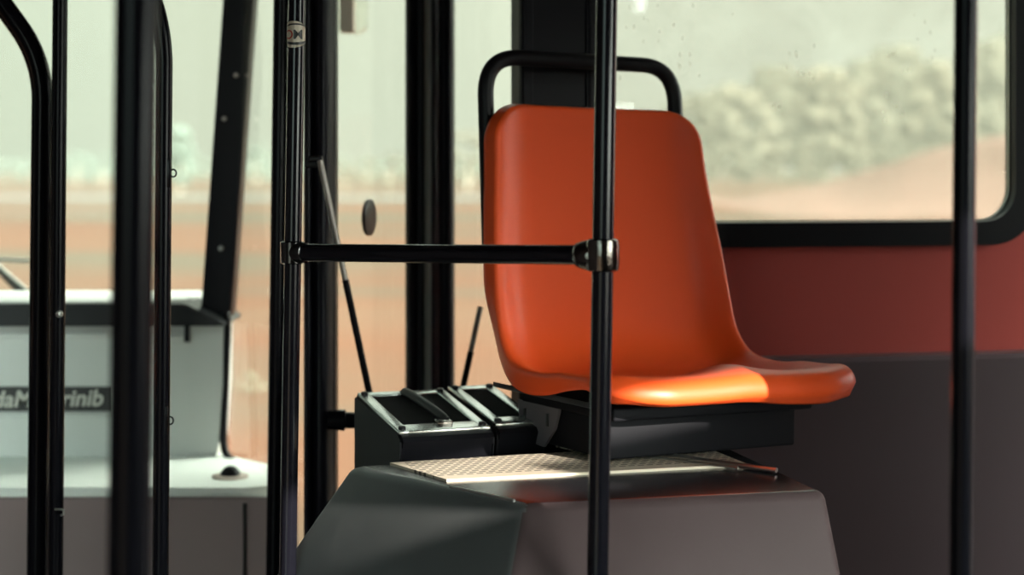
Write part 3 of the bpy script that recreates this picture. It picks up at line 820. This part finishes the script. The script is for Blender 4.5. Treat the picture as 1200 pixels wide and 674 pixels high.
# sun side (behind right of the camera): unseen wall added, openings shaped to gate sun and sky
sd = Vector((-math.sqrt(.5), math.sqrt(.5), 0))      # horizontal travel of the sun light
cdv = Vector((math.sqrt(.5), math.sqrt(.5), 0))
def plate_hole(name, s0, c_lo, c_hi, holes, m):
    """vertical wall perpendicular to the sun's travel at s0, with rectangular openings (c0,c1,z0,z1)"""
    cs = sorted({c_lo, c_hi, *[h[0] for h in holes], *[h[1] for h in holes]}); zs_ = sorted({0, 2.3, *[h[2] for h in holes], *[h[3] for h in holes]})
    bm = bmesh.new()
    for c0, c1 in zip(cs, cs[1:]):
        for z0, z1 in zip(zs_, zs_[1:]):
            cm, zm = (c0+c1)/2, (z0+z1)/2
            if any(h[0] < cm < h[1] and h[2] < zm < h[3] for h in holes): continue
            p = sd*s0+cdv*c0; q = sd*s0+cdv*c1
            prism(bm, [Vector((p.x,p.y,z0)), Vector((q.x,q.y,z0)), Vector((q.x,q.y,z1)), Vector((p.x,p.y,z1))], -sd*.04)
    bmesh.ops.remove_doubles(bm, verts=bm.verts, dist=1e-5)
    return tag(link(name, bm, m, None), kind='structure')
TEL = .40; QT = 1.540
HOLES = [(2.12, 2.5, .75, 2.15), (1.2, 2.12, .75, 1.45), (1.45, 1.80, 1.39+TEL, QT+TEL), (1.80, 2.09, 1.472+TEL, QT+TEL)]
plate_hole('light_gate_wall', -1.0, -2.6, 4.2, HOLES, 'wall_low')
bm = bmesh.new(); p = sd*-1.04+cdv*-2.6; q = sd*-1.04+cdv*4.2
prism(bm, [Vector((p.x,p.y,2.3)), Vector((q.x,q.y,2.3)), Vector((q.x,4.3,2.3)), Vector((-2.4,4.3,2.3)), Vector((-2.4,p.y,2.3))], (0,0,.06))
tag(link('ceiling', bm, 'ceiling', None), kind='structure')
# left end, unseen; opening shaped to light the dashboard
bm = bmesh.new()
for (z0, z1) in ((0,.7),(2.1,2.3)):
    box(bm, (-2.35,1.7,(z0+z1)/2), (.06,4.8,z1-z0))
box(bm, (-2.35,-.3,1.15), (.058,1.2,2.3)); box(bm, (-2.35,3.45,1.15), (.058,1.4,2.3))
tag(link('light_gate_wall_left', bm, 'wall_low', None), kind='structure')

# ------------------------------------------------------------------ countryside
GZ = -.5
bm = bmesh.new()
n = 60
def gh(x, y):
    return GZ
rowsY = [3.9,6,9,13,18,25,35,50,70,100,150,230,360,600,1200]
grid = []
for y in rowsY:
    hw = 60+y*1.2
    grid.append([bm.verts.new((x*hw, y, GZ)) for x in [i/10-1 for i in range(21)]])
for a, b in zip(grid, grid[1:]):
    for i in range(20): bm.faces.new((a[i], a[i+1], b[i+1], b[i]))
grid0 = [bm.verts.new((x, -60, GZ)) for x in (-64.7, 64.7)]
bm.faces.new([grid0[0], grid0[1]]+list(reversed(grid[0])))
tag(link('ground', bm, 'ground', None), 'dry sandy field outside the bus', kind='structure')
# road strip far left
bm = bmesh.new()
dr = 1.7*F/32
box(bm, ((-600+40)/F*dr-30, dr, GZ+.02), (130, 9, .04)); tag(link('road', bm, 'asphalt', None), 'grey road crossing the field at far left', kind='structure')

def blob_tree(name, px, base_py, top_py, wpx, Y, m, label, group, seed, trunk=True, n=46, cat='tree', big=1.0):
    rnd = random.Random(seed)
    base = at(px, base_py, Y); H = (base_py-top_py)/F*Y; Wd = wpx/F*Y
    base.z = GZ
    H = at(px, top_py, Y).z-GZ
    t = empty(name, base); tag(t, label, cat, group)
    bm = bmesh.new()
    for i in range(n):
        a = rnd.uniform(0, 2*PI); rr = math.sqrt(rnd.random())
        h = rnd.uniform(.12, .95); env = math.sin(PI*min(1, max(.1, .18+h*.78)))**.6
        c = Vector((math.cos(a)*rr*Wd*.5*env, math.sin(a)*rr*Wd*.35*env, h*H))
        R_ = rnd.uniform(.10,.19)*max(.6*Wd, .5*H)*.75*big
        c.z = min(c.z, H-R_*.8)
        q = bmesh.ops.create_icosphere(bm, subdivisions=2, radius=R_)
        off = Vector((rnd.random()*50, rnd.random()*50, rnd.random()*50))
        for v in q['verts']:
            d = v.co.normalized(); v.co = v.co*(1+.45*noise.noise(d*2.3+off)+.2*noise.noise(d*6+off))+c
    # loose leaf sprays around the clumps
    for i in range(n*8):
        a = rnd.uniform(0, 2*PI); rr = rnd.uniform(.75,1.12); h = rnd.uniform(.15,1.02); env = math.sin(PI*min(1, max(.1, .18+h*.74)))**.6
        c = Vector((math.cos(a)*rr*Wd*.5*env, math.sin(a)*rr*Wd*.35*env, min(h*H, H*.98)))
        s = rnd.uniform(.015,.035)*max(H, Wd)
        vs = [bm.verts.new(c+Vector((rnd.uniform(-s,s), rnd.uniform(-s,s), rnd.uniform(-s,s)))) for _ in range(3)]
        bm.faces.new(vs)
    link('foliage', bm, m, t, smooth=True, angle=180)
    if trunk:
        bm = bmesh.new(); tube(bm, smooth_path([(0,0,-.1),(.02*H,.01*H,.3*H),(-.01*H,0,.6*H)], 4), [.03*H*(1-.07*i) for i in range(9)], 8)
        link('trunk', bm, 'bark', t, smooth=True)
    return t
G1 = 'hazy trees beyond the right window'
spec = [  # pixel columns and rows are read off the photograph; px, base, top, width, Y
 (815,205,108,70,120,'leaf_far','rounded olive tree peeking out right of the seat back'),
 (862,206,100,80,112,'leaf_pale','pale tan tree, second from the seat back'),
 (915,207,78,90,108,'leaf_far','broad olive tree left of the tall middle one'),
 (968,208,80,80,100,'leaf_pale','pale broad tree between two darker ones'),
 (1016,208,68,70,100,'leaf_far','dark tree with ragged top left of the tallest'),
 (1053,208,55,74,95,'leaf_far','tallest tree in the right window left of the pole'),
 (1098,208,72,70,95,'leaf_pale','pale tree right against the blurred pole'),
 (1152,206,50,70,92,'leaf_far','dark tree just right of the blurred pole'),
 (1200,206,36,90,88,'leaf_far','tree at the right edge of the window'),
 (1260,206,40,90,88,'leaf_pale','tree beyond the right window edge'),
]
for i, (px, b, tp_, w, Y, m, lab) in enumerate(spec):
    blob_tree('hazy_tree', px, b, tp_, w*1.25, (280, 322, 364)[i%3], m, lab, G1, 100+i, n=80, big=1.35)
# low scrub in front of the trees
for i in range(12):
    px = 820+i*33; blob_tree('scrub_bush', px, 208, 176+random.uniform(-10,10), 60, 250-26*(i%2), 'leaf_far' if i%3 else 'leaf_pale', 'low scrub bush at the foot of the hazy trees', 'scrub below the right-hand trees', 300+i, trunk=False, n=22, cat='bush')
G2 = 'far tree line on the left horizon'
for i in range(22):
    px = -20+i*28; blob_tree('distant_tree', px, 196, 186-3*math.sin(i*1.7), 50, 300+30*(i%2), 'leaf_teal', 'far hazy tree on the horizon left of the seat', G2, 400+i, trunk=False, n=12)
blob_tree('lone_tree', 211, 196, 148, 32, 130, 'leaf_teal', 'lone hazy tree right of the curved pole', None, 500)
for i, (px, tp_) in enumerate(((55,178),(90,176),(120,180),(155,178),(300,168),(322,162))):
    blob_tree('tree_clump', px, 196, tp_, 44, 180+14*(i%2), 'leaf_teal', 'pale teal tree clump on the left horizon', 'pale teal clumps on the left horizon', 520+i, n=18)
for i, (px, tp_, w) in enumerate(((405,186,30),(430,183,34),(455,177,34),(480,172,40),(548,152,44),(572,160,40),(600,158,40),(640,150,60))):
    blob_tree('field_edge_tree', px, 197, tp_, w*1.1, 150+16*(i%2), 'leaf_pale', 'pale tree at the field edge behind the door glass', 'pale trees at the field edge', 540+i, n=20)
for i, (px, tp_, w) in enumerate(((292,436,34),(316,452,26),(270,470,22))):
    Yb = 13+i*.4
    blob_tree('scrub_tuft', px, 490, tp_, w, Yb, 'leaf_bush', ['grey scrub tuft seen through the quarter pane','smaller grey scrub tuft beside the left handrail pole','low grey scrub tuft near the windscreen pillar'][i], 'scrub tufts outside the quarter pane', 560+i, trunk=False, n=22, cat='bush')
# reddish bank: a slope rising to the right
bm = bmesh.new(); rows = []
for j in range(15):
    Y = 58+j*4; row = []
    for i in range(41):
        x = 8+i*1.4; pxl = 600+F*x/Y
        hgt = (.3+3.4*sstep(14, 27, x)+1.2*sstep(24, 50, x))*math.sin(PI*min(1, (j+.0)/14))**.8
        hgt *= sstep(9, 16, x); hgt += .35*noise.noise(Vector((x*.25, Y*.2, 3)))*(0 < j < 14)*sstep(9, 16, x)
        row.append(bm.verts.new((x, Y, GZ-.02+max(0, hgt))))
    rows.append(row)
for a, b in zip(rows, rows[1:]):
    for i in range(40): bm.faces.new((a[i], a[i+1], b[i+1], b[i]))
tag(link('earth_bank', bm, 'mound', None, smooth=True, angle=180), 'reddish earth bank rising at the right end of the field', kind='structure')

HAZE = True
if HAZE:
    m = bpy.data.materials.new('warm_haze'); m.use_nodes = True; nt = m.node_tree; nt.nodes.clear()
    o_ = nt.nodes.new('ShaderNodeOutputMaterial'); v = nt.nodes.new('ShaderNodeVolumeScatter')
    v.inputs['Color'].default_value = (.122,.119,.098,1); v.inputs['Density'].default_value = .0022; v.inputs['Anisotropy'].default_value = 0
    va = nt.nodes.new('ShaderNodeVolumeAbsorption'); va.inputs['Color'].default_value = (0,0,0,1); va.inputs['Density'].default_value = .0018
    ads = nt.nodes.new('ShaderNodeAddShader'); nt.links.new(v.outputs[0], ads.inputs[0]); nt.links.new(va.outputs[0], ads.inputs[1])
    nt.links.new(ads.outputs[0], o_.inputs['Volume'])
    bm = bmesh.new(); box(bm, (0, 212, 28), (900, 390, 58)); hz = link('haze', bm, m)
    tag(hz, 'pale dusty haze over the field', 'haze', kind='stuff')
# ------------------------------------------------------------------ light
w = bpy.data.worlds.new('sky'); S.world = w; w.use_nodes = True
nt = w.node_tree; N = nt.nodes; L = nt.links
bg = N['Background']
tc = N.new('ShaderNodeTexCoord'); sp = N.new('ShaderNodeSeparateXYZ'); L.new(tc.outputs['Generated'], sp.inputs[0])
mr = N.new('ShaderNodeMapRange'); mr.inputs['From Min'].default_value = -.28; mr.inputs['From Max'].default_value = .05
L.new(sp.outputs[0], mr.inputs['Value'])
mx = N.new('ShaderNodeMix'); mx.data_type = 'RGBA'
mx.inputs['A'].default_value = (.37,.50,.46,1); mx.inputs['B'].default_value = (.90,.98,.89,1)
L.new(mr.outputs[0], mx.inputs['Factor'])
dt = N.new('ShaderNodeVectorMath'); dt.operation = 'DOT_PRODUCT'
SUNV = Vector((math.sqrt(.5), -math.sqrt(.5), TEL)).normalized()
dt.inputs[1].default_value = SUNV; L.new(tc.outputs['Generated'], dt.inputs[0])
m2 = N.new('ShaderNodeMapRange'); m2.inputs['From Min'].default_value = .1; m2.inputs['From Max'].default_value = 1; m2.inputs['To Min'].default_value = 1; m2.inputs['To Max'].default_value = 26
L.new(dt.outputs['Value'], m2.inputs['Value']); L.new(mx.outputs['Result'], bg.inputs['Color']); 
m4 = N.new('ShaderNodeMapRange'); m4.inputs['From Min'].default_value = .12; m4.inputs['From Max'].default_value = .7; m4.inputs['To Min'].default_value = .74; m4.inputs['To Max'].default_value = 3.2
L.new(sp.outputs[2], m4.inputs['Value'])
mm = N.new('ShaderNodeMath'); mm.operation = 'MULTIPLY'; L.new(m2.outputs[0], mm.inputs[0]); L.new(m4.outputs[0], mm.inputs[1]); L.new(mm.outputs[0], bg.inputs['Strength'])
sl = bpy.data.lights.new('sun', 'SUN'); sl.energy = 17; sl.color = (1,.93,.82); sl.angle = math.radians(.6)
so = bpy.data.objects.new('sun', sl); COL.objects.link(so); so.rotation_euler = SUNV.to_track_quat('Z', 'Y').to_euler(); so.location = (6,-6,5)

S.view_settings.view_transform = 'Standard'; S.view_settings.look = 'None'; S.view_settings.gamma = 1
S.view_settings.exposure = 0; S.view_settings.use_curve_mapping = False
S.cycles.max_bounces = 8; S.cycles.transparent_max_bounces = 16; S.cycles.use_denoising = True
S.cycles.sample_clamp_indirect = 6
